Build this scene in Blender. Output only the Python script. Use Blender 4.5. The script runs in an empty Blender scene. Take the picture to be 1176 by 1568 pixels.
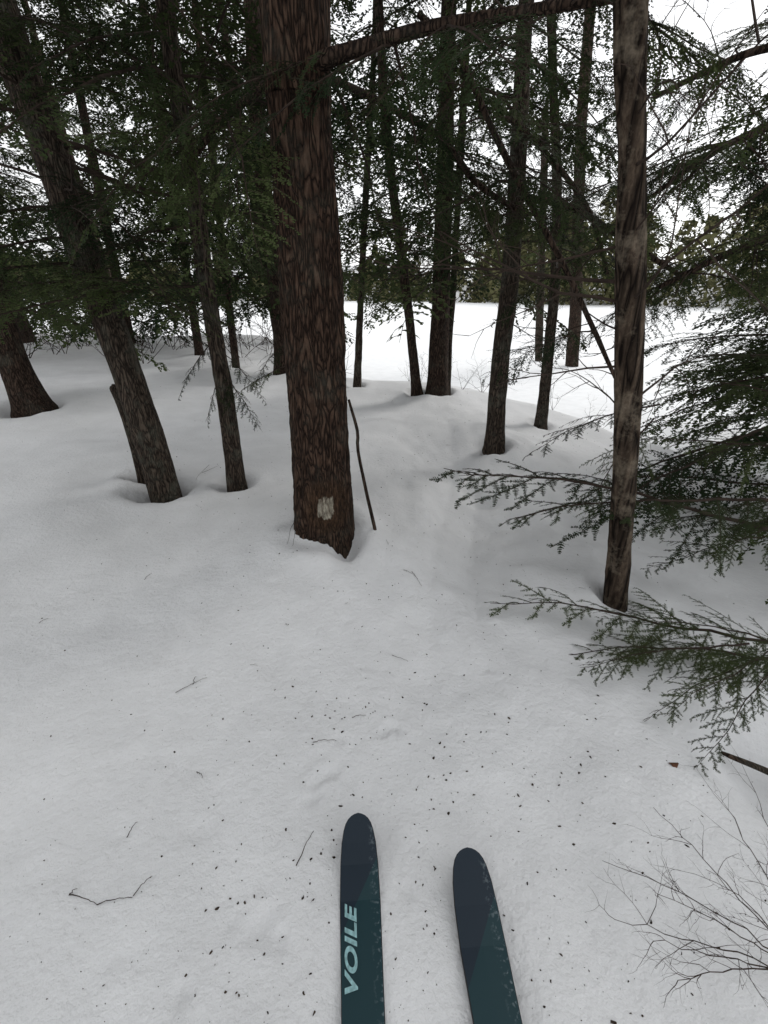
import bpy, math, random
import numpy as np
from mathutils import Vector, Matrix, noise
random.seed(7)
F=700.0; PITCH=math.atan(344/700.0); CH=1.5
cp,sp=math.cos(PITCH),math.sin(PITCH)
scene=bpy.context.scene
# ------------------------------------------------------------ terrain
def sstep(a,b,x):
    t=np.clip((x-a)/(b-a),0,1); return t*t*(3-2*t)
def vnoise(x,y,seed=0):
    x=np.asarray(x,float); y=np.asarray(y,float)
    xi=np.floor(x); yi=np.floor(y); fx=x-xi; fy=y-yi
    fx=fx*fx*(3-2*fx); fy=fy*fy*(3-2*fy)
    def h(a,b):
        v=np.sin(a*127.1+b*311.7+seed*74.7)*43758.5453
        return v-np.floor(v)
    return (h(xi,yi)*(1-fx)+h(xi+1,yi)*fx)*(1-fy)+(h(xi,yi+1)*(1-fx)+h(xi+1,yi+1)*fx)*fy-0.5
LAKE=-1.1
def yshore(x):
    return 8.0+(1-sstep(-4.0,-0.9,x))*7.0-np.clip(x-1.6,0,6)*0.75
def base_h(x,y):
    x=np.asarray(x,float); y=np.asarray(y,float)
    z=-0.17*np.clip(x-0.9,0,4)**1.1*sstep(0.8,2.6,y)
    z=z+0.05*np.clip(-x-1.0,0,6)*sstep(1,5,y)*0.6
    z=z+0.13*np.exp(-((x+0.45)**2/0.30+(y-2.45)**2/0.5))
    z=z-0.15*np.exp(-((x-0.75)**2/0.20+(y-3.4)**2/2.2))
    z=z+0.13*np.exp(-((x-1.6)**2/0.3+(y-4.6)**2/0.5))
    z=z-0.30*np.exp(-((x-1.55)**2/0.10+(y-1.05)**2/0.06))
    z=z+0.12*vnoise(x/1.7,y/1.7,1)*sstep(1.0,3.0,np.hypot(x,y))+0.055*vnoise(x/0.6,y/0.6,2)*sstep(.6,2,y)+0.015*vnoise(x/0.6,y/0.6,2)
    s=y-yshore(x)
    z=z+0.06*np.exp(-((s+0.5)/0.8)**2)
    z=z-2.0*sstep(0,4.5,s)
    z=z+ 9*sstep(95,150,y+np.clip(x-10,0,200)*0.75)
    return z
DIPS=[]
def gh(x,y): return float(base_h(x,y))
def ray(px,py):
    a=(px-588)/F; b=-(py-784)/F
    return Vector((a, cp+b*sp, -sp+b*cp))
def hit(px,py,zoff=0):
    d=ray(px,py); t=0.3
    while t<60:
        p=Vector((0,0,CH))+d*t
        if p.z<gh(p.x,p.y)+zoff: return p
        t+=0.01
    return p
def at(px,py,Y):
    d=ray(px,py); return Vector((0,0,CH))+d*(Y/d.y)
def rad(w,p):
    dep=p.y*cp-(p.z-CH)*sp
    return w*0.5*dep/F
# ------------------------------------------------------------ materials
def newmat(name):
    m=bpy.data.materials.new(name); m.use_nodes=True
    nt=m.node_tree; b=nt.nodes['Principled BSDF']; return m,nt,b
def N(nt,t,**k):
    n=nt.nodes.new(t)
    for a,v in k.items(): setattr(n,a,v)
    return n
def ramp(nt,stops):
    r=N(nt,'ShaderNodeValToRGB'); e=r.color_ramp.elements
    e[0].position,e[0].color=stops[0][0],(*stops[0][1],1)
    e[1].position,e[1].color=stops[1][0],(*stops[1][1],1)
    for p,c in stops[2:]:
        q=e.new(p); q.color=(*c,1)
    return r
def bark_mat(name,dark,mid,light,scale=26,lichen=0.3,lcol=(0.12,0.125,0.10),zs=0.16,blaze=None):
    m,nt,b=newmat(name); L=nt.links
    tc=N(nt,'ShaderNodeTexCoord'); mp=N(nt,'ShaderNodeMapping'); mp.inputs['Scale'].default_value=(1,1,zs)
    L.new(tc.outputs['Object'],mp.inputs['Vector'])
    nz=N(nt,'ShaderNodeTexNoise'); nz.inputs['Scale'].default_value=14; nz.inputs['Detail'].default_value=2
    L.new(mp.outputs[0],nz.inputs['Vector'])
    mx=N(nt,'ShaderNodeMix',data_type='VECTOR'); mx.inputs[0].default_value=0.13
    L.new(mp.outputs[0],mx.inputs[4]); L.new(nz.outputs['Color'],mx.inputs[5])
    vo=N(nt,'ShaderNodeTexVoronoi',feature='DISTANCE_TO_EDGE'); vo.inputs['Scale'].default_value=scale
    L.new(mx.outputs[1],vo.inputs['Vector'])
    n2=N(nt,'ShaderNodeTexNoise'); n2.inputs['Scale'].default_value=60; n2.inputs['Detail'].default_value=3; n2.inputs['Roughness'].default_value=0.7
    mp2=N(nt,'ShaderNodeMapping'); mp2.inputs['Scale'].default_value=(1,1,0.35); L.new(tc.outputs['Object'],mp2.inputs['Vector']); L.new(mp2.outputs[0],n2.inputs['Vector'])
    r1=ramp(nt,[(0.0,dark),(0.30,mid)]); L.new(vo.outputs['Distance'],r1.inputs[0])
    r2=ramp(nt,[(0.35,mid),(0.7,light)]); L.new(n2.outputs[0],r2.inputs[0])
    m1=N(nt,'ShaderNodeMix',data_type='RGBA',blend_type='MIX')
    rr=ramp(nt,[(0.01,(0,0,0)),(0.25,(1,1,1))]); L.new(vo.outputs['Distance'],rr.inputs[0])
    L.new(rr.outputs[0],m1.inputs[0]); L.new(r1.outputs[0],m1.inputs[6]); L.new(r2.outputs[0],m1.inputs[7])
    n3=N(nt,'ShaderNodeTexNoise'); n3.inputs['Scale'].default_value=5; n3.inputs['Detail'].default_value=5; n3.inputs['Roughness'].default_value=0.75
    L.new(tc.outputs['Object'],n3.inputs['Vector'])
    r3=ramp(nt,[(0.5,(0,0,0)),(0.68,(lichen,)*3)]); L.new(n3.outputs[0],r3.inputs[0])
    m2=N(nt,'ShaderNodeMix',data_type='RGBA'); L.new(r3.outputs[0],m2.inputs[0]); L.new(m1.outputs[2],m2.inputs[6]); m2.inputs[7].default_value=(*lcol,1)
    out=m2.outputs[2]
    if blaze:
        ds=N(nt,'ShaderNodeVectorMath',operation='SUBTRACT'); ds.inputs[1].default_value=blaze
        L.new(tc.outputs['Object'],ds.inputs[0])
        sc=N(nt,'ShaderNodeVectorMath',operation='MULTIPLY'); sc.inputs[1].default_value=(1/.058,1/.3,1/.078); L.new(ds.outputs[0],sc.inputs[0])
        ab=N(nt,'ShaderNodeVectorMath',operation='ABSOLUTE'); L.new(sc.outputs[0],ab.inputs[0])
        sx=N(nt,'ShaderNodeSeparateXYZ'); L.new(ab.outputs[0],sx.inputs[0])
        px_=N(nt,'ShaderNodeMath',operation='POWER'); px_.inputs[1].default_value=2.6; L.new(sx.outputs[0],px_.inputs[0])
        pz_=N(nt,'ShaderNodeMath',operation='POWER'); pz_.inputs[1].default_value=2.8; L.new(sx.outputs[2],pz_.inputs[0])
        ln=N(nt,'ShaderNodeMath',operation='ADD'); L.new(px_.outputs[0],ln.inputs[0]); L.new(pz_.outputs[0],ln.inputs[1])
        yy=N(nt,'ShaderNodeMath',operation='ADD'); L.new(ln.outputs[0],yy.inputs[0])
        s2=N(nt,'ShaderNodeSeparateXYZ'); L.new(ds.outputs[0],s2.inputs[0])
        bk=N(nt,'ShaderNodeMath',operation='GREATER_THAN'); bk.inputs[1].default_value=.12; L.new(s2.outputs[1],bk.inputs[0]); 
        bm=N(nt,'ShaderNodeMath',operation='MULTIPLY'); bm.inputs[1].default_value=9; L.new(bk.outputs[0],bm.inputs[0]); L.new(bm.outputs[0],yy.inputs[1])
        nq=N(nt,'ShaderNodeTexNoise'); nq.inputs['Scale'].default_value=40; nq.inputs['Detail'].default_value=4; L.new(mp2.outputs[0],nq.inputs['Vector'])
        wn=N(nt,'ShaderNodeMath',operation='MULTIPLY_ADD'); wn.inputs[1].default_value=3.6; L.new(nq.outputs[0],wn.inputs[0]); L.new(yy.outputs[0],wn.inputs[2])
        hv=N(nt,'ShaderNodeMath',operation='MULTIPLY'); hv.inputs[1].default_value=.2; L.new(wn.outputs[0],hv.inputs[0])
        rb_=ramp(nt,[(0.43,(1,1,1)),(0.50,(0,0,0))]); L.new(hv.outputs[0],rb_.inputs[0])
        h2=N(nt,'ShaderNodeMath',operation='MULTIPLY'); h2.inputs[1].default_value=.35; L.new(hv.outputs[0],h2.inputs[0])
        rc_=ramp(nt,[(0.4,(0.7,0.7,0.7)),(0.9,(0,0,0))]); L.new(h2.outputs[0],rc_.inputs[0])
        m3=N(nt,'ShaderNodeMix',data_type='RGBA'); L.new(rc_.outputs[0],m3.inputs[0]); L.new(out,m3.inputs[6])
        rcol=ramp(nt,[(0.35,(0.014,0.009,0.006)),(0.7,(0.10,0.058,0.034))]); L.new(n2.outputs[0],rcol.inputs[0]); L.new(rcol.outputs[0],m3.inputs[7])
        m4=N(nt,'ShaderNodeMix',data_type='RGBA'); L.new(rb_.outputs[0],m4.inputs[0]); L.new(m3.outputs[2],m4.inputs[6])
        rw=ramp(nt,[(0.35,(0.15,0.125,0.095)),(0.65,(0.40,0.37,0.30))]); L.new(n2.outputs[0],rw.inputs[0]); L.new(rw.outputs[0],m4.inputs[7])
        out=m4.outputs[2]
    L.new(out,b.inputs['Base Color']); b.inputs['Roughness'].default_value=0.95
    b.inputs['Specular IOR Level'].default_value=0.12
    ad=N(nt,'ShaderNodeMath',operation='MULTIPLY_ADD'); ad.inputs[1].default_value=0.35
    L.new(n2.outputs[0],ad.inputs[0]); L.new(rr.outputs[0],ad.inputs[2])
    bp=N(nt,'ShaderNodeBump'); bp.inputs['Strength'].default_value=0.9; bp.inputs['Distance'].default_value=0.012
    L.new(ad.outputs[0],bp.inputs['Height']); L.new(bp.outputs[0],b.inputs['Normal'])
    return m
bA=hit(497,802); bl=at(499,777,bA.y-0.17)
M_main=bark_mat('bark_main',(0.009,0.006,0.005),(0.044,0.026,0.018),(0.095,0.061,0.044),scale=46,zs=.2,lichen=.2,blaze=tuple(bl))
M_bark=bark_mat('bark_hemlock',(0.010,0.007,0.006),(0.043,0.028,0.021),(0.095,0.066,0.050),scale=42,zs=.2)
M_bark2=bark_mat('bark_grey',(0.014,0.011,0.009),(0.055,0.041,0.032),(0.125,0.098,0.076),scale=50,zs=.2,lichen=0.6)
M_snag=bark_mat('bark_snag',(0.006,0.004,0.003),(0.037,0.026,0.019),(0.12,0.09,0.066),scale=15,lichen=0.85,lcol=(0.20,0.165,0.125),zs=0.06)
def simple(name,col,rough=0.9,var=0.3,scale=20,detail=1):
    m,nt,b=newmat(name); L=nt.links
    tc=N(nt,'ShaderNodeTexCoord'); n=N(nt,'ShaderNodeTexNoise'); n.inputs['Scale'].default_value=scale; n.inputs['Detail'].default_value=detail
    L.new(tc.outputs['Object'],n.inputs['Vector'])
    r=ramp(nt,[(0.3,tuple(c*(1-var) for c in col)),(0.7,tuple(c*(1+var) for c in col))]); L.new(n.outputs[0],r.inputs[0])
    L.new(r.outputs[0],b.inputs['Base Color']); b.inputs['Roughness'].default_value=rough
    b.inputs['Specular IOR Level'].default_value=0.2
    return m
M_twig=simple('twig_bark',(0.040,0.028,0.022))
M_litter=simple('litter',(0.042,0.030,0.021),var=.6,scale=60)
M_leaf=simple('dry_leaf',(0.10,0.045,0.025))
def foliage(name,c1,c2,attr=True):
    m,nt,b=newmat(name); L=nt.links
    if attr:
        oi=N(nt,'ShaderNodeAttribute'); oi.attribute_name='tint'; o=oi.outputs['Fac']
    else:
        tc=N(nt,'ShaderNodeTexCoord'); oi=N(nt,'ShaderNodeTexNoise'); oi.inputs['Scale'].default_value=.25; L.new(tc.outputs['Object'],oi.inputs['Vector']); o=oi.outputs[0]
    r=ramp(nt,[(0.1,c1),(0.9,c2)]); L.new(o,r.inputs[0])
    L.new(r.outputs[0],b.inputs['Base Color']); b.inputs['Roughness'].default_value=0.8
    b.inputs['Specular IOR Level'].default_value=0.06
    return m
M_fol=foliage('hemlock_needles',(0.016,0.027,0.012),(0.060,0.080,0.030))
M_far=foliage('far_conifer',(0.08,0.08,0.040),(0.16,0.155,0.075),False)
def snowmat(name,col,bump):
    m,nt,b=newmat(name); L=nt.links
    tc=N(nt,'ShaderNodeTexCoord')
    n=N(nt,'ShaderNodeTexNoise'); n.inputs['Scale'].default_value=3.5; n.inputs['Detail'].default_value=3; n.inputs['Roughness'].default_value=0.65
    L.new(tc.outputs['Object'],n.inputs['Vector'])
    r=ramp(nt,[(0.3,tuple(c*0.91 for c in col)),(0.7,col)]); L.new(n.outputs[0],r.inputs[0])
    L.new(r.outputs[0],b.inputs['Base Color'])
    b.inputs['Roughness'].default_value=0.8; b.inputs['Specular IOR Level'].default_value=0.15
    if bump>.1:
        n4=N(nt,'ShaderNodeTexNoise'); n4.inputs['Scale'].default_value=36; n4.inputs['Detail'].default_value=3; n4.inputs['Roughness'].default_value=.65; L.new(tc.outputs['Object'],n4.inputs['Vector'])
        bp=N(nt,'ShaderNodeBump'); bp.inputs['Strength'].default_value=bump; bp.inputs['Distance'].default_value=0.012
        L.new(n4.outputs[0],bp.inputs['Height']); L.new(bp.outputs[0],b.inputs['Normal'])
    return m
M_snow=snowmat('snow',(0.775,0.78,0.79),0.7)
M_lake=snowmat('lake_snow',(0.89,0.90,0.91),0.05)
# ------------------------------------------------------------ mesh helpers
def link(o,parent=None):
    scene.collection.objects.link(o)
    if parent: o.parent=parent
    return o
def mesh_np(name,V,Fq,mats,mi=None,smooth=False):
    V=np.asarray(V,np.float32); Fq=np.asarray(Fq,np.int32)
    me=bpy.data.meshes.new(name); k=Fq.shape[1]
    me.vertices.add(len(V)); me.vertices.foreach_set('co',V.ravel())
    me.loops.add(Fq.size); me.loops.foreach_set('vertex_index',Fq.ravel())
    me.polygons.add(len(Fq)); me.polygons.foreach_set('loop_start',np.arange(0,Fq.size,k,dtype=np.int32))
    me.polygons.foreach_set('loop_total',np.full(len(Fq),k,np.int32))
    for m in mats: me.materials.append(m)
    if mi is not None: me.polygons.foreach_set('material_index',np.asarray(mi,np.int32))
    me.polygons.foreach_set('use_smooth',np.full(len(Fq),smooth))
    me.update(calc_edges=True); return me
class Batch:
    def __init__(s): s.V=[];s.F=[];s.M=[];s.n=0
    def add(s,V,Fq,mi=0):
        s.V.append(V); s.F.append(Fq+s.n); s.M.append(np.full(len(Fq),mi)); s.n+=len(V)
    def tube(s,P,R,n=4,mi=0):
        P=np.asarray(P,float); R=np.asarray(R,float); k=len(P)
        T=np.gradient(P,axis=0); T/=np.linalg.norm(T,axis=1)[:,None]+1e-9
        ref=np.array([0.0,0.0,1.0]) if abs(T[:,2].mean())<0.8 else np.array([1.0,0,0])
        A=np.cross(T,ref); A/=np.linalg.norm(A,axis=1)[:,None]+1e-9; B=np.cross(T,A)
        th=np.arange(n)*2*math.pi/n
        V=P[:,None,:]+R[:,None,None]*(np.cos(th)[None,:,None]*A[:,None,:]+np.sin(th)[None,:,None]*B[:,None,:])
        i=np.arange(k-1)[:,None]*n; j=np.arange(n)[None,:]; j2=(j+1)%n
        Fq=np.stack([i+j,i+j2,i+n+j2,i+n+j],-1).reshape(-1,4)
        s.add(V.reshape(-1,3),Fq,mi)
    def mesh(s,name,mats,smooth=False):
        return mesh_np(name,np.concatenate(s.V),np.concatenate(s.F),mats,np.concatenate(s.M),smooth)
# ------------------------------------------------------------ hemlock bough
def needles(B,p0,d,n,length,sp_,nl,nw,rng):
    k=max(2,int(length/sp_)); t=(np.arange(k)+rng.random(k)*0.6)/k*length
    s=np.cross(n,d); s/=np.linalg.norm(s)+1e-9
    for sg in (-1,1):
        base=p0+d*t[:,None]
        dn=s*sg*0.85+d*0.45+n*(rng.random(k)*0.5-0.2)[:,None]
        dn/=np.linalg.norm(dn,axis=1)[:,None]
        ll=(nl*(0.7+0.5*rng.random(k)))*np.clip(1.25-t/length,0.4,1)
        tip=base+dn*ll[:,None]
        V=np.stack([base-d*nw/2,base+d*nw/2,tip+d*nw*0.25,tip-d*nw*0.25],1).reshape(-1,3)
        B.add(V,np.arange(4*k).reshape(k,4),0)
def bough(name,L,seed,sp_=0.012,nl=0.016,nw=0.005,side=0.07,tw=0.045,width=0.42,droop=0.16,bare=0.12,stems=True,q=5,irr=.3):
    rng=np.random.default_rng(seed); B=Batch()
    K=14 if stems else 9; t=np.linspace(0,1,K)
    wob=np.cumsum(rng.normal(0,0.012,K)); wz=np.cumsum(rng.normal(0,0.008,K))
    P=np.stack([t*L,wob*L,(-droop*t**2.0+wz)*L],1)
    B.tube(P,0.010*L/1.6*(1-t)+0.0015,5 if stems else 4,1)
    x=bare*L; sg=1
    while x<L*0.99:
        u=x/L; pos=np.array([np.interp(u,t,P[:,i]) for i in range(3)])
        prof=(min(1,0.35+u*2.2))*(1-u)**0.75+0.06
        sl=L*width*prof*rng.uniform(0.85-irr,1.15)
        ang=math.radians(rng.uniform(38,70)); tilt=rng.uniform(-0.45,0.18)
        d=np.array([math.cos(ang),sg*math.sin(ang),tilt]); d/=np.linalg.norm(d)
        n0=np.array([rng.uniform(-.2,.2),rng.uniform(-.3,.3),1.0]); 
        tt=np.linspace(0,1,q)
        bend=rng.uniform(0.1,0.45); side_b=rng.uniform(-.1,.25)
        SP=pos+d*(tt[:,None]*sl)+np.array([side_b*sl,0,-bend*sl])*(tt**2)[:,None]
        if rng.random()>0.08:
            B.tube(SP,np.linspace(0.0028,0.001,q),3,1)
            y=0.02; s2=1
            while y<sl:
                v=y/sl; pp=np.array([np.interp(v,tt,SP[:,i]) for i in range(3)])
                i=min(q-2,int(v*(q-1))); dd=SP[i+1]-SP[i]; dd/=np.linalg.norm(dd)
                nn=n0-dd*np.dot(n0,dd); nn/=np.linalg.norm(nn)
                sd=np.cross(nn,dd)
                tl=(0.035+0.30*sl*(1-v)*min(1,0.4+v*2))*rng.uniform(0.4,1.25)
                a2=math.radians(rng.uniform(34,62))
                d2=dd*math.cos(a2)+sd*s2*math.sin(a2)+np.array([0,0,-rng.uniform(0,0.5)]); d2/=np.linalg.norm(d2)
                if rng.random()>0.10:
                    if stems: B.tube(np.stack([pp,pp+d2*tl]),[0.0011,0.0006],3,1)
                    needles(B,pp,d2,nn,tl,sp_,nl,nw,rng)
                y+=tw*rng.uniform(0.6,1.4)*0.5; s2=-s2
            for i in range(q-1):
                dd=SP[i+1]-SP[i]; l=np.linalg.norm(dd); dd/=l
                needles(B,SP[i],dd,n0/np.linalg.norm(n0),l,sp_,nl,nw,rng)
        x+=side*rng.uniform(0.5,1.5)*0.5; sg=-sg
    return dict(V=np.concatenate(B.V),F=np.concatenate(B.F),M=np.concatenate(B.M),L=L)
dr=[0.2,0.3,0.4,0.25,0.35,0.15]; wd=[.42,.36,.45,.5,.38,.4]
MID=[bough('b',1.6,10+i,sp_=.019,nl=.018,nw=.0125,tw=.055,side=.08,stems=False,droop=dr[i],width=wd[i],q=4) for i in range(6)]
FARB=[bough('b',1.6,20+i,sp_=.040,nl=.026,nw=.028,tw=.085,side=.095,stems=False,droop=dr[i],width=wd[i],q=3) for i in range(6)]
HERO=[bough('b',1.5,40+i,sp_=0.0064,nl=0.0155,nw=0.0052,side=0.08,tw=0.048,droop=0.12+0.07*i,width=0.42,bare=0.15,irr=.6) for i in range(4)]
PL={}
rtint=np.random.default_rng(3)
def place(b,p0,p1,parent,roll=0.0,wscale=1.0):
    p0=Vector(p0); p1=Vector(p1); X=(p1-p0); ln=X.length; X.normalize()
    Z=Vector((0,0,1)); Y=Z.cross(X)
    if Y.length<1e-3: Y=Vector((0,1,0))
    Y.normalize(); Z=X.cross(Y)
    R=Matrix((X,Y,Z)).transposed().to_4x4() @ Matrix.Rotation(roll,4,'X')
    s=ln/b['L']; M=np.array(R@Matrix.Diagonal((s,s*wscale,s,1)))[:3,:3]
    PL.setdefault(parent.name,[]).append((b,M,np.array(p0)))
def build_foliage():
    for pn,lst in PL.items():
        V=[];Fq=[];Mi=[];T_=[];n=0
        for b,M,p in lst:
            V.append((b['V']@M.T+p).astype(np.float32)); Fq.append(b['F']+n); Mi.append(b['M']); T_.append(np.clip(rtint.random()+rtint.normal(0,.06,len(b['V'])),0,1)); n+=len(b['V'])
        me=mesh_np('foliage',np.concatenate(V),np.concatenate(Fq),[M_fol,M_twig],np.concatenate(Mi))
        at_=me.attributes.new('tint','FLOAT','POINT'); at_.data.foreach_set('value',np.concatenate(T_).astype(np.float32))
        link(bpy.data.objects.new('foliage',me),bpy.data.objects[pn])
# ------------------------------------------------------------ trunks
def catmull(P,step):
    P=[np.array(p,float) for p in P]; out=[]
    Q=[2*P[0]-P[1]]+P+[2*P[-1]-P[-2]]
    for i in range(1,len(Q)-2):
        l=np.linalg.norm(Q[i+1][:3]-Q[i][:3]); k=max(2,int(l/step))
        for j in range(k):
            t=j/k; a,b,c,d=Q[i-1],Q[i],Q[i+1],Q[i+2]
            out.append(0.5*((2*b)+(c-a)*t+(2*a-5*b+4*c-d)*t*t+(3*b-a-3*c+d)*t**3))
    out.append(P[-1]); return np.array(out)
def trunk_mesh(name,P4,mat,nseg=28,step=0.06,amp=0.006,flare=0.25,freq=26,seed=0,lump=0.10):
    C=catmull(P4,step); P=C[:,:3]; R=np.maximum(C[:,3],.004)
    T=np.gradient(P,axis=0); T/=np.linalg.norm(T,axis=1)[:,None]
    ref=np.array([0,1.0,0]) if abs(T[:,1].mean())<.8 else np.array([0,0,1.0])
    A=np.cross(T,ref); A/=np.linalg.norm(A,axis=1)[:,None]; Bv=np.cross(T,A)
    th=np.arange(nseg)*2*math.pi/nseg
    V=np.zeros((len(P),nseg,3))
    z0=P[0,2]
    for i in range(len(P)):
        r=R[i]; h=P[i,2]-z0
        fl=1+flare*math.exp(-max(0,h-0.32)/0.14)
        for j in range(nseg):
            c,sn=math.cos(th[j]),math.sin(th[j])
            q=Vector((c*R[0]*freq+seed,sn*R[0]*freq,h*freq*0.16))
            n1=noise.noise(q); n2=noise.noise(q*2.3)
            d=amp*(1-2.2*abs(n1))+amp*0.5*n2+R[i]*lump*noise.noise(Vector((c*1.3+seed,sn*1.3,h*1.5)))
            root=1+(fl-1)*(1+0.7*math.cos(th[j]*4+seed))
            V[i,j]=P[i]+(r*root+d)*(c*A[i]+sn*Bv[i])
    k=len(P); i=np.arange(k-1)[:,None]*nseg; j=np.arange(nseg)[None,:]; j2=(j+1)%nseg
    Fq=np.stack([i+j,i+nseg+j,i+nseg+j2,i+j2],-1).reshape(-1,4)
    return mesh_np(name,V.reshape(-1,3),Fq,[mat],None,True)
def interp_at(P4,z):
    for a,b in zip(P4[:-1],P4[1:]):
        if b[2]>=z>=a[2]:
            t=(z-a[2])/(b[2]-a[2]); return [a[i]+(b[i]-a[i])*t for i in range(4)]
    return list(P4[-1])
def dead_branch(B,p,d,L,r,rg,depth,wig=0.10,n=4):
    k=6; d=d/np.linalg.norm(d); P=[p]
    for i in range(k):
        d=d+rg.normal(0,wig,3); d/=np.linalg.norm(d); P.append(P[-1]+d*L/k)
    B.tube(P,np.linspace(r,r*0.3,k+1),n,0)
    if depth>0:
        for i in range(2,k+1):
            if rg.random()<0.65:
                s=rg.normal(0,1,3); s-=d*np.dot(s,d); s/=np.linalg.norm(s)
                dead_branch(B,P[i],(P[i]-P[i-1])/(L/k)+s*0.9,L*rg.uniform(0.25,0.5),r*0.5,rg,depth-1,wig,3)
def tree(kind,P4,mat,H=9.0,nbough=18,zmin=2.0,zmax=None,Lr=(1.2,2.4),top=6,dead=8,deadz=(1.6,4),seed=1,well=0.10,ww=.07,hi=False,az=None,lib=None,**kw):
    rng=random.Random(seed)
    P4=[tuple(p) for p in P4]
    b=P4[0]
    lib=lib or (MID if b[1]<5.2 else FARB)
    DIPS.append((b[0],b[1],b[3],well,ww))
    d=np.array(P4[1][:3])-np.array(b[:3]); d/=np.linalg.norm(d)
    P=[tuple(np.array(b[:3])-d*0.4)+(b[3]*1.05,)]+P4
    l=P[-1]; m=P[-2]; dx=(l[0]-m[0])/(l[2]-m[2]); dy=(l[1]-m[1])/(l[2]-m[2])
    if H>l[2]+0.5:
        for i in range(1,4):
            f=i/3; dz=(H-l[2])*f
            P.append((l[0]+dx*dz*(1-0.5*f),l[1]+dy*dz*(1-0.5*f),l[2]+dz,l[3]*(1-f)+0.02))
    e=bpy.data.objects.new(kind,None); link(e)
    me=trunk_mesh('trunk',P,mat,nseg=110 if hi else 30,step=0.02 if hi else 0.06,seed=seed*3.7,**kw)
    link(bpy.data.objects.new('trunk',me),e)
    zmax=zmax or min(H,zmin+4.2)
    zs=[zmin+(zmax-zmin)*((i+rng.random())/nbough) for i in range(nbough)]
    if H>zmax+1 and top: zs+=[rng.uniform(zmax,H) for i in range(top)]
    for z in zs:
        q=interp_at(P,z); a=rng.uniform(0,2*math.pi) if az is None else rng.uniform(*az)
        L=rng.uniform(*Lr)*(1-0.35*(z/ max(H,0.1)))
        el=rng.uniform(-0.25,0.2)
        p0=Vector(q[:3]); p1=p0+Vector((math.cos(a)*math.cos(el),math.sin(a)*math.cos(el),math.sin(el)))*L
        if (p1.xy.length<1.6 and p1.z<3.6) or p0.xy.length<1.0: continue
        place(rng.choice(lib if z<5 else FARB),p0,p1,e,rng.uniform(-0.45,0.45),rng.uniform(.8,1.15))
    if dead:
        B=Batch(); rg=np.random.default_rng(seed)
        for i in range(dead):
            z=rng.uniform(*deadz); q=interp_at(P,z); a=rng.uniform(0,6.28); L=rng.uniform(0.3,1.3)
            dead_branch(B,np.array(q[:3]),np.array([math.cos(a),math.sin(a),rng.uniform(-.3,.5)]),L,0.003+0.005*L,rg,2)
        link(bpy.data.objects.new('dead_branches',B.mesh('dead_branches',[M_twig])),e)
    return e
def px_tree(pts):
    b=hit(pts[0][0],pts[0][1]); out=[]
    for i,(x,y,w) in enumerate(pts):
        p=b if i==0 else at(x,y,b.y)
        out.append((round(p.x,3),round(p.y,3),round(p.z,3),round(rad(w,p),4)))
    return out
T={}
T['A']=px_tree([(497,802,84),(492,700,86),(481,500,88),(468,300,92),(458,150,94),(452,0,102)])
T['B']=px_tree([(250,745,42),(222,650,42),(185,540,42),(135,410,44),(70,220,44),(8,40,50)])
T['C']=px_tree([(362,740,25),(345,610,24),(318,450,23),(298,300,23),(268,120,23),(252,0,24)])
T['D']=px_tree([(50,620,46),(22,560,40),(0,495,40),(-45,370,40)])
T['E']=px_tree([(435,568,26),(425,450,24),(405,300,24),(392,150,24),(385,0,24)])
T['F']=px_tree([(547,590,11),(552,470,9),(560,300,9),(572,100,8)])
T['G']=px_tree([(638,600,14),(626,480,13),(608,340,13),(590,180,13),(580,0,12)])
T['H']=px_tree([(670,597,32),(674,480,27),(680,300,25),(684,120,24),(688,0,23)])
T['H2']=px_tree([(684,596,11),(688,520,9),(694,440,9),(700,330,8)])
T['I']=px_tree([(757,682,26),(766,560,25),(780,440,25),(790,300,24),(798,150,23),(806,0,22)])
T['J']=px_tree([(828,650,17),(842,520,15),(852,400,14),(852,250,13),(846,100,12)])
T['J2']=px_tree([(823,618,12),(826,500,11),(829,400,11),(835,200,10)])
T['K']=px_tree([(868,632,20),(880,500,18),(884,380,17),(890,200,16),(905,0,16)])
T['L']=px_tree([(943,903,31),(950,800,31),(960,650,34),(966,450,36),(968,250,40),(966,0,47)])
tree('hemlock_tree',T['A'],M_main,H=12,nbough=26,zmin=2.45,seed=1,hi=True,Lr=(1.3,2.4),dead=0,amp=0.010,freq=34,flare=0.08,well=0.03)
tree('hemlock_tree',T['B'],M_bark2,H=10,nbough=48,zmin=1.35,seed=2,Lr=(0.9,1.9),deadz=(2,3.5),well=.20,ww=.10,flare=.12)
tree('hemlock_tree',T['C'],M_bark2,H=9,nbough=42,zmin=1.5,seed=3,Lr=(0.9,1.8),deadz=(1.6,3.2),flare=.12)
tree('hemlock_tree',T['D'],M_bark,H=9,nbough=42,zmin=1.3,seed=4,Lr=(1.2,2.4),well=.24,ww=.13)
tree('hemlock_tree',T['E'],M_bark,H=10,nbough=44,zmin=1.1,seed=5,Lr=(1.2,2.4))
tree('hemlock_tree',T['F'],M_bark2,H=6,nbough=20,zmin=1.2,seed=6,Lr=(0.8,1.5),top=0)
tree('hemlock_tree',T['G'],M_bark,H=9,nbough=34,zmin=1.6,seed=7,Lr=(1.0,2.0))
tree('hemlock_tree',T['H'],M_bark,H=11,nbough=44,zmin=1.5,seed=8,Lr=(1.2,2.6))
tree('hemlock_tree',T['H2'],M_bark2,H=5,nbough=6,zmin=2,seed=18,Lr=(.6,1.2),top=0,dead=4)
tree('hemlock_tree',T['I'],M_bark2,H=10,nbough=34,zmin=1.8,seed=9,Lr=(1.0,1.9),deadz=(1.2,3.5),dead=12)
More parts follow.
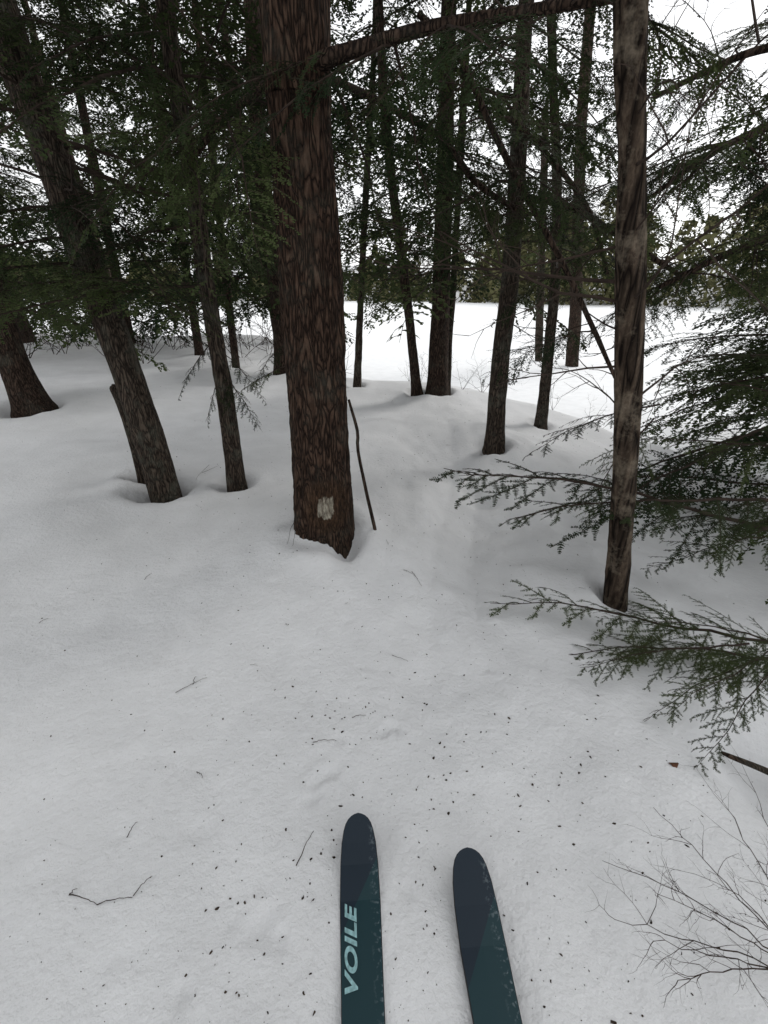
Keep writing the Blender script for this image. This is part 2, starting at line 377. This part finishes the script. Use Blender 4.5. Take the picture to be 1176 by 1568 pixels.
tree('hemlock_tree',T['J'],M_bark2,H=8,nbough=22,zmin=1.8,seed=10,Lr=(0.8,1.7),dead=12,top=3,deadz=(.8,3.5))
tree('hemlock_tree',T['J2'],M_bark2,H=7,nbough=16,zmin=1.6,seed=11,Lr=(0.8,1.7),dead=8,top=3,deadz=(.8,3.5))
tree('hemlock_tree',T['K'],M_bark,H=9,nbough=38,zmin=1.1,seed=12,Lr=(1.0,2.2),dead=12,deadz=(.6,3.5))
tree('dead_tree',T['L'],M_snag,H=7,nbough=0,seed=13,dead=20,deadz=(0.9,3),amp=0.006,freq=26,lump=.2,flare=.02)
def bt(x,y,r,H,lean=(0,0),**k):
    z=gh(x,y); tree('hemlock_tree',[(x,y,z,r),(x+lean[0],y+lean[1],z+3,r*.85),(x+lean[0]*2,y+lean[1]*2,z+6,r*.6)],M_bark,H=H,**k)
bgl=[(-9.5,13,.15),(-6.6,12.6,.12),(-4.3,11.2,.09),(-3.0,14,.14),(-7.3,9.3,.10),(-12,11,.16),(-5.2,15,.15),(-9,17,.18),(-2.9,9.3,.07)]
for i,(x,y,r) in enumerate(bgl):
    bt(x,y,r,11,lean=(random.uniform(-.3,.3),0),nbough=44,zmin=0.7+random.random()*0.6,zmax=7.5,Lr=(1.6,3.2),seed=30+i,dead=8,deadz=(0.3,3),top=0)
bgr=[(5.4,5.4,.12),(7.0,7.8,.12),(3.7,3.7,.09),(9,6.5,.14),(4.6,4.6,.08)]
for i,(x,y,r) in enumerate(bgr):
    bt(x,y,r,9,nbough=52,zmin=-0.2,zmax=6.0,Lr=(1.3,2.7),seed=50+i,dead=8,deadz=(0.3,3),top=0)
for i,(x,y,r) in enumerate([(-3.2,-1.5,.14),(2.6,-2.6,.16),(-0.8,-4,.15),(-4.2,1.6,.12)]):
    bt(x,y,r,12,nbough=17,zmin=3.6,zmax=9,Lr=(2.0,3.4),seed=70+i,dead=0,top=0,lib=FARB)
# ------------------------------------------------------------ big limbs across the top
lim=bpy.data.objects.new('tree_limbs',None); link(lim)
def limb(pts,seed,nbg,Lr=(.5,1.0)):
    Q=[]; 
    for (x,y,w,Y) in pts:
        p=at(x,y,Y); Q.append((p.x,p.y,p.z,rad(w,p)))
    link(bpy.data.objects.new('limb',trunk_mesh('limb',Q,M_bark,nseg=12,step=.04,amp=.002,flare=0,seed=seed,lump=.3)),lim)
    C=catmull(Q,.05); rn=random.Random(seed); B=Batch(); rg=np.random.default_rng(seed)
    for i in range(nbg):
        q=C[rn.randrange(len(C)//5,len(C))]; a=rn.uniform(0,6.28); L=rn.uniform(*Lr)
        place(rn.choice(MID),q[:3],Vector(q[:3])+Vector((math.cos(a),math.sin(a),rn.uniform(-.5,.1)))*L,lim,rn.uniform(-.4,.4))
    for i in range(8):
        q=C[rn.randrange(len(C))]; dead_branch(B,q[:3],np.array([rg.normal(),rg.normal(),rg.normal()]),rg.uniform(.2,.7),.004,rg,2)
    link(bpy.data.objects.new('twigs',B.mesh('twigs',[M_twig])),lim)
yA=bA.y
limb([(470,110,30,yA),(500,92,24,yA-.1),(560,72,20,yA-.1),(650,45,18,yA-.1),(780,22,16,yA-.15),(960,-6,13,yA-.2)],1,12)
limb([(500,118,11,yA),(560,145,10,yA+.3),(620,178,9,yA+.6),(680,215,9,yA+.9),(730,280,8,yA+1.1),(790,320,7,yA+1.3)],2,9)
limb([(640,20,10,3.6),(700,80,10,3.6),(750,190,9,3.5),(800,290,9,3.4),(860,400,8,3.3),(905,495,7,3.2),(945,585,5,3.1)],3,5)
limb([(425,120,12,yA),(380,150,11,yA+.1),(335,190,10,yA+.2),(290,250,8,yA+.3)],4,10)
limb([(800,300,9,4.2),(880,320,8,4.0),(960,370,7,3.8),(1040,420,6,3.6)],5,5)
limb([(780,180,8,4.4),(840,240,7,4.3),(900,320,6,4.2),(930,420,5,4.1)],6,3)
limb([(1230,170,12,3.0),(1150,205,10,3.0),(1080,240,8,3.0),(1000,300,5,3.0)],7,13,(.5,.9))
limb([(1230,340,12,3.0),(1150,375,10,3.0),(1090,400,8,3.0),(1010,440,5,3.0)],8,13,(.5,.9))
limb([(1240,60,12,3.1),(1150,80,10,3.2),(1080,110,8,3.3),(1000,150,5,3.4)],9,7,(.5,.9))
# ------------------------------------------------------------ near boughs
sap=bpy.data.objects.new('hemlock_sapling',None); link(sap)
def pb(a,ya,b,yb,lib=HERO,roll=0,i=0,ws=1.0,par=None):
    return place(lib[i%len(lib)],at(a[0],a[1],ya),at(b[0],b[1],yb),par or sap,roll,ws)
pb((1230,820),2.3,(705,665),2.35,i=0,ws=.8)
pb((1230,780),2.3,(800,720),2.2,i=1,ws=.7,roll=.2)
pb((1240,1010),1.6,(775,880),1.85,i=1,roll=-0.1,ws=.8)
pb((1240,1020),1.5,(850,930),1.65,i=2,roll=.15,ws=.7)
pb((1240,1000),1.5,(960,900),1.7,i=3,roll=-.3,ws=.7)
pb((1150,985),1.5,(895,1000),1.45,i=0,roll=.3,ws=.8)
pb((1250,990),1.4,(990,1035),1.28,i=2,roll=0.3,ws=.8)
pb((1200,985),1.38,(1040,1090),1.15,i=1,roll=-0.3,ws=.8)
pb((1260,960),1.35,(1075,1110),1.05,i=3,roll=0.1,ws=.8)
pb((1260,700),2.6,(960,640),2.9,i=1)
pb((1280,760),2.3,(1000,760),2.5,i=2,roll=.3)
pb((1280,820),2.2,(1010,800),2.3,i=3)
pb((1280,620),2.8,(1010,560),3.2,i=0,roll=-.3)
pb((1290,560),2.8,(1040,500),3.2,i=2)
pb((1290,760),2.0,(1080,850),2.0,i=0)
pb((1300,800),2.0,(1120,780),2.1,i=1,roll=.5)
pb((1300,660),2.4,(1060,680),2.6,i=0,roll=.4)
pb((1300,600),2.4,(1080,640),2.6,i=1,roll=-.4)
pb((1000,640),3.2,(860,780),3.0,i=3)
pb((1010,620),3.2,(800,640),3.0,i=2,roll=.3)
cy=T['C'][0][1]
spr=bpy.data.objects.new('hemlock_sprigs',None); link(spr)
pb((338,560),cy,(410,650),cy-.1,i=0,par=spr); pb((338,575),cy,(305,650),cy-.1,i=1,par=spr); pb((330,520),cy,(250,590),cy,i=2,par=spr)
pb((445,560),bA.y+.2,(350,590),bA.y+.3,i=1,par=spr); pb((445,520),bA.y+.2,(370,560),bA.y+.4,i=3,par=spr); pb((342,540),cy,(420,600),cy-.1,i=2,par=spr,ws=1.2)
build_foliage()
# ------------------------------------------------------------ leaning stick, broken stub
b=hit(574,812); tp=at(534,612,T['A'][0][1]-0.05)
P=[tuple(np.array(b)+[0,0,-.05])+(.011,),tuple(b)+(.011,),tuple(at(561,755,b.y))+(.010,),tuple(at(548,690,b.y))+(.009,),tuple(at(547,660,b.y))+(.009,),tuple(tp)+(.006,)]
link(bpy.data.objects.new('leaning_stick',trunk_mesh('leaning_stick',P,M_bark,nseg=10,step=.03,amp=.001,flare=0,lump=.4)))
b=hit(219,726); Q=[]
for (x,y,w) in [(222,760,16),(219,726,18),(205,670,18),(188,620,16),(174,593,12),(172,590,3)]:
    q=at(x,y,b.y); Q.append(tuple(q)+(rad(w,q),))
DIPS.append((b.x,b.y,.03,.16,.08))
link(bpy.data.objects.new('broken_stub',trunk_mesh('broken_stub',Q,M_bark2,nseg=16,step=.03,amp=.003,flare=0)))
# ------------------------------------------------------------ ground
rg=np.random.default_rng(5)
Nn=640; u=np.linspace(-1,1,Nn); a=0.69; bb=7.0
xs=a*np.sinh(bb*u); ys=1.2+a*np.sinh(bb*u)
X,Y=np.meshgrid(xs,ys); Z=base_h(X,Y)
near=np.exp(-(np.hypot(X,Y-1)/3.0)**4)
Z+=0.008*vnoise(X/0.13,Y/0.13,4)+0.024*vnoise(X/0.3+.3*Y,Y/0.3,5)+near*.006*vnoise(X/.06,Y/.06,6)
Z+=near*.012*vnoise((X+.25*Y)/.10,(Y-.25*X)/.35,7)
zone=np.exp(-((X-1.0)**2/1.4+(Y-3.8)**2/5)); Z+=zone*(.085*vnoise(X/.30+.4*Y,Y/.45,8)+.055*vnoise(X/.15,Y/.22+.5*X,9)+.03*vnoise(X/.08,Y/.1,10))
# faint snowed-in track leading up between the trees
for cx in (0.0,.24):
    tx=.12+cx+.16*(Y-1)+.05*np.sin(Y*1.9); k_=sstep(1.2,1.8,Y)*(1-sstep(4.5,6,Y))
    Z-=k_*(.018+.016*vnoise(X/.2,Y/.2,11))*np.exp(-((X-tx)/.055)**2)
for (x,y,r,d,w_) in DIPS:
    nzr=1+.5*vnoise(X/.12,Y/.12,13)
    D=np.hypot(X-x,Y-y+.04); Z-=d*np.exp(-(np.clip(D-r,0,9)/(w_*nzr))**2)-.018*np.exp(-((D-r-2.2*w_)/w_)**2)
p=hit(530,835); Z-=.15*np.exp(-(((X-p.x)/.08)**2+((Y-p.y-.05)/.15)**2))
p=hit(455,815); Z+=.05*np.exp(-(((X-p.x)/.12)**2+((Y-p.y)/.10)**2))
for i in range(160):
    x,y=rg.uniform(-2,2),rg.uniform(0.35,5); r=rg.uniform(0.012,0.035); an=rg.uniform(0,3.14); st=rg.uniform(.4,1)
    dx_=(X-x)*math.cos(an)+(Y-y)*math.sin(an); dy_=-(X-x)*math.sin(an)+(Y-y)*math.cos(an)
    Z-=rg.uniform(0.005,0.013)*np.exp(-((dx_**2+(dy_/st)**2)/r**2))
tr=[(492,1190,.022,.02),(480,1205,.02,.02),(478,1222,.018,.018),(508,1183,.02,.016),(492,1215,.012,.016),(585,1125,.016,.014),(594,1116,.016,.016),(606,1116,.014,.014),(612,1126,.012,.012),(400,1425,.026,.018),(425,1440,.022,.016),(415,1400,.018,.012),(740,770,.09,.04),(700,720,.08,.03),(870,800,.1,.04),(790,860,.08,.03),(280,1525,.02,.016),(183,1137,.012,.010),(208,1125,.012,.010),(165,970,.016,.01),(130,880,.02,.014),(132,905,.02,.014)]
for (px,py,r,dd) in tr:
    p=hit(px,py); R2=((X-p.x)**2+(Y-p.y)**2)*(1+.8*vnoise(X/(r*1.5),Y/(r*1.5),14))
    Z+=-dd*np.exp(-R2/r**2)+dd*.25*np.exp(-((np.sqrt(R2)-1.9*r)/(.6*r))**2)
i=np.arange(Nn-1)[:,None]*Nn; j=np.arange(Nn-1)[None,:]
Fq=np.stack([i+j,i+j+1,i+Nn+j+1,i+Nn+j],-1).reshape(-1,4)
link(bpy.data.objects.new('snow_ground',mesh_np('snow_ground',np.stack([X,Y,Z],-1).reshape(-1,3),Fq,[M_snow],None,True)))
def gz(x,y):
    fi=(np.arcsinh(x/a)/bb+1)/2*(Nn-1); fj=(np.arcsinh((y-1.2)/a)/bb+1)/2*(Nn-1)
    i0=int(fi); j0=int(fj); fx=fi-i0; fy=fj-j0
    return float(Z[j0,i0]*(1-fx)*(1-fy)+Z[j0,i0+1]*fx*(1-fy)+Z[j0+1,i0]*(1-fx)*fy+Z[j0+1,i0+1]*fx*fy)
lk=mesh_np('frozen_lake',[(-380,4,LAKE),(380,4,LAKE),(380,380,LAKE),(-380,380,LAKE)],[(0,1,2,3)],[M_lake]); link(bpy.data.objects.new('frozen_lake',lk))
# ------------------------------------------------------------ far tree line
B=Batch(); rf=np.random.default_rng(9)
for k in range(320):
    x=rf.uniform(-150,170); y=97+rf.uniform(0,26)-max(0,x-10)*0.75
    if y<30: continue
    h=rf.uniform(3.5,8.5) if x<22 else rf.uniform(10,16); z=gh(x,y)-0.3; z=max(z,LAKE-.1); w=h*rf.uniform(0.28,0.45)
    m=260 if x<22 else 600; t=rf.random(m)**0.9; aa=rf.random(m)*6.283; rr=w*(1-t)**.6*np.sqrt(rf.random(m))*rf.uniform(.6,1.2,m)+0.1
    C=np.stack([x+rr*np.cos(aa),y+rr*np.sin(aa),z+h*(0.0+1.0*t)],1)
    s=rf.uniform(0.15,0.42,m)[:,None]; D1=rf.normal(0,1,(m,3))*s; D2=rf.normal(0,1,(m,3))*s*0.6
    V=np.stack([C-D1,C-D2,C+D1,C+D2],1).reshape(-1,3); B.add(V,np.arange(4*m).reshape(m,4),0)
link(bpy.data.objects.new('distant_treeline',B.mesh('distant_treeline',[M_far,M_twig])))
# ------------------------------------------------------------ brush
B=Batch(); rb=np.random.default_rng(12)
for k in range(60):
    x=rb.uniform(-12,-0.9); y=rb.uniform(9.5,14)
    for q in range(3):
        dead_branch(B,np.array([x,y,gh(x,y)-0.05]),np.array([rb.normal(0,.7),rb.normal(0,.4),0.8]),rb.uniform(.5,1.3),0.010,rb,2,n=3)
link(bpy.data.objects.new('brush_thicket',B.mesh('brush_thicket',[M_twig])))
B=Batch()
for k in range(12):
    x=rb.uniform(0.3,3.5); y=float(yshore(x))-rb.uniform(0,0.5)
    for q in range(3): dead_branch(B,np.array([x,y,gh(x,y)-0.02]),np.array([rb.normal(0,.5),rb.normal(0,.4),1]),rb.uniform(.25,.6),0.0035,rb,2,n=3)
link(bpy.data.objects.new('shoreline_brush',B.mesh('shoreline_brush',[M_twig])))
# ------------------------------------------------------------ bare shrub lower right
B=Batch(); rb=np.random.default_rng(21)
o=np.array(hit(1240,1500)); 
for (px,py,f) in [(920,1318,.85),(1000,1235,.8),(945,1412,.85),(1000,1440,.85),(1120,1250,.75),(1040,1500,.85),(1080,1330,.75),(1150,1200,.75),(1010,1370,.8)]:
    e=np.array(at(px,py,hit(px,py).y*f)); m=(o+e)/2+np.array([rb.normal(0,.02),rb.normal(0,.02),.05])
    t=np.linspace(0,1,14)[:,None]
    P=(1-t)**2*o+2*t*(1-t)*m+t*t*e+rb.normal(0,.003,(14,3))
    B.tube(P,np.linspace(.0022,.0006,14),4)
    for k in range(4,14):
        for q in range(2):
            if rb.random()<.5: dead_branch(B,P[k],(P[k]-P[k-1])/np.linalg.norm(P[k]-P[k-1])+rb.normal(0,.6,3),rb.uniform(.04,.14),.0008,rb,1,.15)
link(bpy.data.objects.new('bare_shrub',B.mesh('bare_shrub',[M_twig])))
# ------------------------------------------------------------ litter
B=Batch(); rl=np.random.default_rng(33)
Vl=[];Fl=[]
for k in range(4600):
    if k<1300:
        y=0.3+7*rl.random()**1.4; x=rl.normal(0.1,0.40+0.38*y); s=rl.uniform(.0008,.0030)*(1 if rl.random()<.85 else 1.4)
    elif k<1480:
        y=0.25+1.1*rl.random(); x=rl.normal(0.05,0.38); s=rl.uniform(.0012,.0038)
    else:
        y=0.3+7.5*rl.random()**1.2; x=rl.normal(0.2,0.4+0.4*y); s=rl.uniform(.0004,.0012)
    if ((-.14<x<.0) or (.17<x<.31)) and y<.86: continue
    z=gz(x,y)
    c=np.array([x,y,z+0.0003]); a1=rl.random()*6.28; e=rl.uniform(.9,2.2)
    U=np.array([math.cos(a1),math.sin(a1),rl.uniform(-.2,.2)])*s*e; W=np.array([-math.sin(a1),math.cos(a1),0])*s; H=np.array([0,0,s])
    j_=lambda: rl.normal(0,.3*s,3)
    n0=len(Vl); Vl+=[c-U+j_(),c-W*.7-U*.5+j_(),c-W+U*.4+j_(),c+U+j_(),c+W*.8+U*.3+j_(),c+W-U*.5+j_(),c+H*1.3-U*.3,c+H*1.3+U*.3]
    for f in [(0,1,6),(1,2,7,6),(2,3,7),(3,4,7),(4,5,6,7),(5,0,6)]: Fl.append([n0+q for q in f])
mel=bpy.data.meshes.new('forest_litter'); mel.from_pydata([tuple(v) for v in Vl],[],Fl); mel.materials.append(M_litter)
link(bpy.data.objects.new('forest_litter',mel))
def gtwig(p,q,r0=.0015,r1=.0007):
    a_=hit(*p); b_=hit(*q); P=[]
    for t in np.linspace(0,1,9):
        x=a_.x+(b_.x-a_.x)*t+rl.normal(0,.0015); y=a_.y+(b_.y-a_.y)*t+rl.normal(0,.0015)
        P.append([x,y,gz(x,y)+.002+.006*math.sin(t*3.14)])
    B.tube(P,np.linspace(r0,r1,9),4)
for (p,q) in [((108,1372),(150,1386)),((150,1386),(205,1376)),((205,1376),(235,1345)),((108,1372),(118,1362)),((270,1062),(318,1040)),((296,1050),(300,1038)),((455,1330),(480,1275)),((480,1140),(515,1135)),((600,1005),(625,1015)),((300,1180),(312,1190)),((195,1280),(210,1258)),((222,890),(232,880)),((630,880),(645,900)),((618,875),(640,890)),((60,955),(75,948)),((450,800),(440,836)),((455,805),(448,838)),((540,1100),(560,1098)),((310,725),(335,712)),((320,712),(300,735))]: gtwig(p,q)
for k in range(34):
    y=0.6+5*rl.random(); x=rl.normal(0,.4*y); dead_branch(B,np.array([x,y,gz(x,y)+.002]),np.array([rl.normal(),rl.normal(),0.05]),rl.uniform(.02,.08),.0008,rl,1)
link(bpy.data.objects.new('fallen_twigs',B.mesh('fallen_twigs',[M_twig])))
p=hit(1031,1173); p.z=gz(p.x,p.y)
lf=[(math.cos(t)*.016*(1+.25*math.sin(3*t)),math.sin(t)*.011,.004+.005*math.cos(2*t)) for t in np.linspace(0,6.28,12)[:-1]]
ml=bpy.data.meshes.new('dry_leaf'); ml.from_pydata([(0,0,.008)]+lf,[],[(0,i+1,(i+1)%11+1) for i in range(11)]); ml.materials.append(M_leaf)
ol=bpy.data.objects.new('dry_leaf',ml); ol.location=p; link(ol)
a_=hit(1105,1152,.02); b_=hit(1260,1225,.03)
Q=[tuple(a_)+(.004,),tuple(a_.lerp(b_,.08))+(.008,),tuple(a_.lerp(b_,.5)+Vector((0,0,.012)))+(.012,),tuple(b_)+(.015,)]
link(bpy.data.objects.new('fallen_branch',trunk_mesh('fallen_branch',Q,M_bark,nseg=12,step=.02,amp=.001,flare=0,lump=.4)))
# ------------------------------------------------------------ skis
def skimat():
    m,nt,b=newmat('ski_topsheet'); L=nt.links
    tc=N(nt,'ShaderNodeTexCoord'); sx=N(nt,'ShaderNodeSeparateXYZ'); L.new(tc.outputs['Object'],sx.inputs[0])
    ma=N(nt,'ShaderNodeMath',operation='MULTIPLY_ADD'); ma.inputs[1].default_value=-1.6; L.new(sx.outputs[0],ma.inputs[0]); L.new(sx.outputs[1],ma.inputs[2])
    r=ramp(nt,[(0.0,(0.008,0.034,0.042)),(0.52,(0.008,0.018,0.030))]); r.color_ramp.interpolation='CONSTANT'
    mr=N(nt,'ShaderNodeMapRange'); mr.inputs[1].default_value=-0.45; mr.inputs[2].default_value=0.05; L.new(ma.outputs[0],mr.inputs[0]); L.new(mr.outputs[0],r.inputs[0])
    n=N(nt,'ShaderNodeTexNoise'); n.inputs['Scale'].default_value=90; n.inputs['Detail'].default_value=6; L.new(tc.outputs['Object'],n.inputs['Vector'])
    rs=ramp(nt,[(0.55,(0,0,0)),(0.64,(0.6,0.6,0.6))]); L.new(n.outputs[0],rs.inputs[0])
    ex=N(nt,'ShaderNodeMapRange'); ex.inputs[1].default_value=.025; ex.inputs[2].default_value=.05; L.new(sx.outputs[0],ex.inputs[0])
    ml_=N(nt,'ShaderNodeMath',operation='MULTIPLY'); L.new(rs.outputs[0],ml_.inputs[0]); L.new(ex.outputs[0],ml_.inputs[1])
    mx=N(nt,'ShaderNodeMix',data_type='RGBA'); L.new(ml_.outputs[0],mx.inputs[0]); L.new(r.outputs[0],mx.inputs[6]); mx.inputs[7].default_value=(.2,.24,.26,1)
    L.new(mx.outputs[2],b.inputs['Base Color']); b.inputs['Roughness'].default_value=.42; b.inputs['Specular IOR Level'].default_value=.3
    return m
M_ski=skimat(); M_edge=simple('ski_edge',(0.012,0.012,0.014),rough=.4); M_let=simple('ski_lettering',(0.26,0.44,0.46),rough=.5,var=.25,scale=90)
def ski(tip,tail_dir,letter,ws=1.0):
    prof=[(0,.002),(.002,.012),(.006,.021),(.013,.030),(.024,.038),(.04,.044),(.07,.050),(.12,.0535),(.2,.0545),(.35,.051),(.5,.048),(.8,.044),(1.1,.045),(1.5,.050),(1.66,.050),(1.72,.038),(1.75,.02)]
    V=[];n=len(prof)
    def zz(s): return 0.055*max(0,1-s/0.26)**2
    for s,w in prof:
        w*=ws
        z=zz(s); th=.004+.007*min(1,s/.3)
        for xx,dz in [(-w,0),(-w,th*.75),(-w+min(.002,w*.4),th),(0,th+.0006),(w-min(.002,w*.4),th),(w,th*.75),(w,0)]:
            V.append((xx,-s,z+dz))
    Fs=[];mi=[]
    for i in range(n-1):
        for j in range(7):
            j2=(j+1)%7
            Fs.append((i*7+j,i*7+j2,(i+1)*7+j2,(i+1)*7+j)); mi.append(0 if j in(2,3) else 1)
    me=mesh_np('ski_body',V,Fs,[M_ski,M_edge],mi,False)
    e=bpy.data.objects.new('ski',None); link(e)
    link(bpy.data.objects.new('ski_body',me),e)
    if letter:
        cu=bpy.data.curves.new('lettering','FONT'); cu.body='VOILE'; cu.size=.052; cu.shear=.3; cu.offset=.0018; cu.space_character=1.05; cu.extrude=.0003
        to=bpy.data.objects.new('tmp',cu); scene.collection.objects.link(to); bpy.context.view_layer.update()
        mt=bpy.data.meshes.new_from_object(to); bpy.data.objects.remove(to)
        mt.materials.clear(); mt.materials.append(M_let)
        xs_=[v.co.x for v in mt.vertices]; w=max(xs_)-min(xs_); sc=.175/w
        o=bpy.data.objects.new('lettering',mt); o.rotation_euler=(0,0,math.radians(90)); o.scale=(sc,sc*.66,1)
        o.location=(-.012,-.390,.0118+.0014); link(o,e)
    ang=math.atan2(tail_dir[0],-tail_dir[1]); e.location=tip; e.rotation_euler=(0,0,ang)
    return e
ski((-.079,.84,.014),(0.033,-0.43),True)
ski((.236,.745,.014),(0.019,-0.335),False,1.07)
# ------------------------------------------------------------ light, world, camera
w=bpy.data.worlds.new('World'); scene.world=w; w.use_nodes=True; nt=w.node_tree; L=nt.links
bg=nt.nodes['Background']; sky=N(nt,'ShaderNodeTexSky',sky_type='NISHITA'); sky.sun_disc=False; sky.sun_elevation=math.radians(36); sky.sun_rotation=math.radians(50)
hs=N(nt,'ShaderNodeHueSaturation'); hs.inputs['Saturation'].default_value=.15; L.new(sky.outputs[0],hs.inputs['Color']); L.new(hs.outputs[0],bg.inputs[0]); bg.inputs[1].default_value=.05
b2=N(nt,'ShaderNodeBackground'); b2.inputs[0].default_value=(.98,.99,1,1); b2.inputs[1].default_value=.88
ad=N(nt,'ShaderNodeAddShader'); L.new(bg.outputs[0],ad.inputs[0]); L.new(b2.outputs[0],ad.inputs[1]); L.new(ad.outputs[0],nt.nodes['World Output'].inputs[0])
sl=bpy.data.lights.new('sun','SUN'); sl.energy=1.4; sl.angle=math.radians(16); sl.color=(1,.97,.93)
so=bpy.data.objects.new('sun',sl); so.rotation_euler=(math.radians(54),0,math.radians(130)); link(so)
cam=bpy.data.cameras.new('camera'); cam.sensor_fit='VERTICAL'; cam.sensor_height=36; cam.lens=F/1568*36; cam.clip_end=1000; cam.clip_start=.02
co=bpy.data.objects.new('camera',cam); co.location=(0,0,CH); co.rotation_euler=(math.pi/2-PITCH,0,0); link(co); scene.camera=co
scene.view_settings.view_transform='Standard'; scene.view_settings.look='None'; scene.view_settings.exposure=0
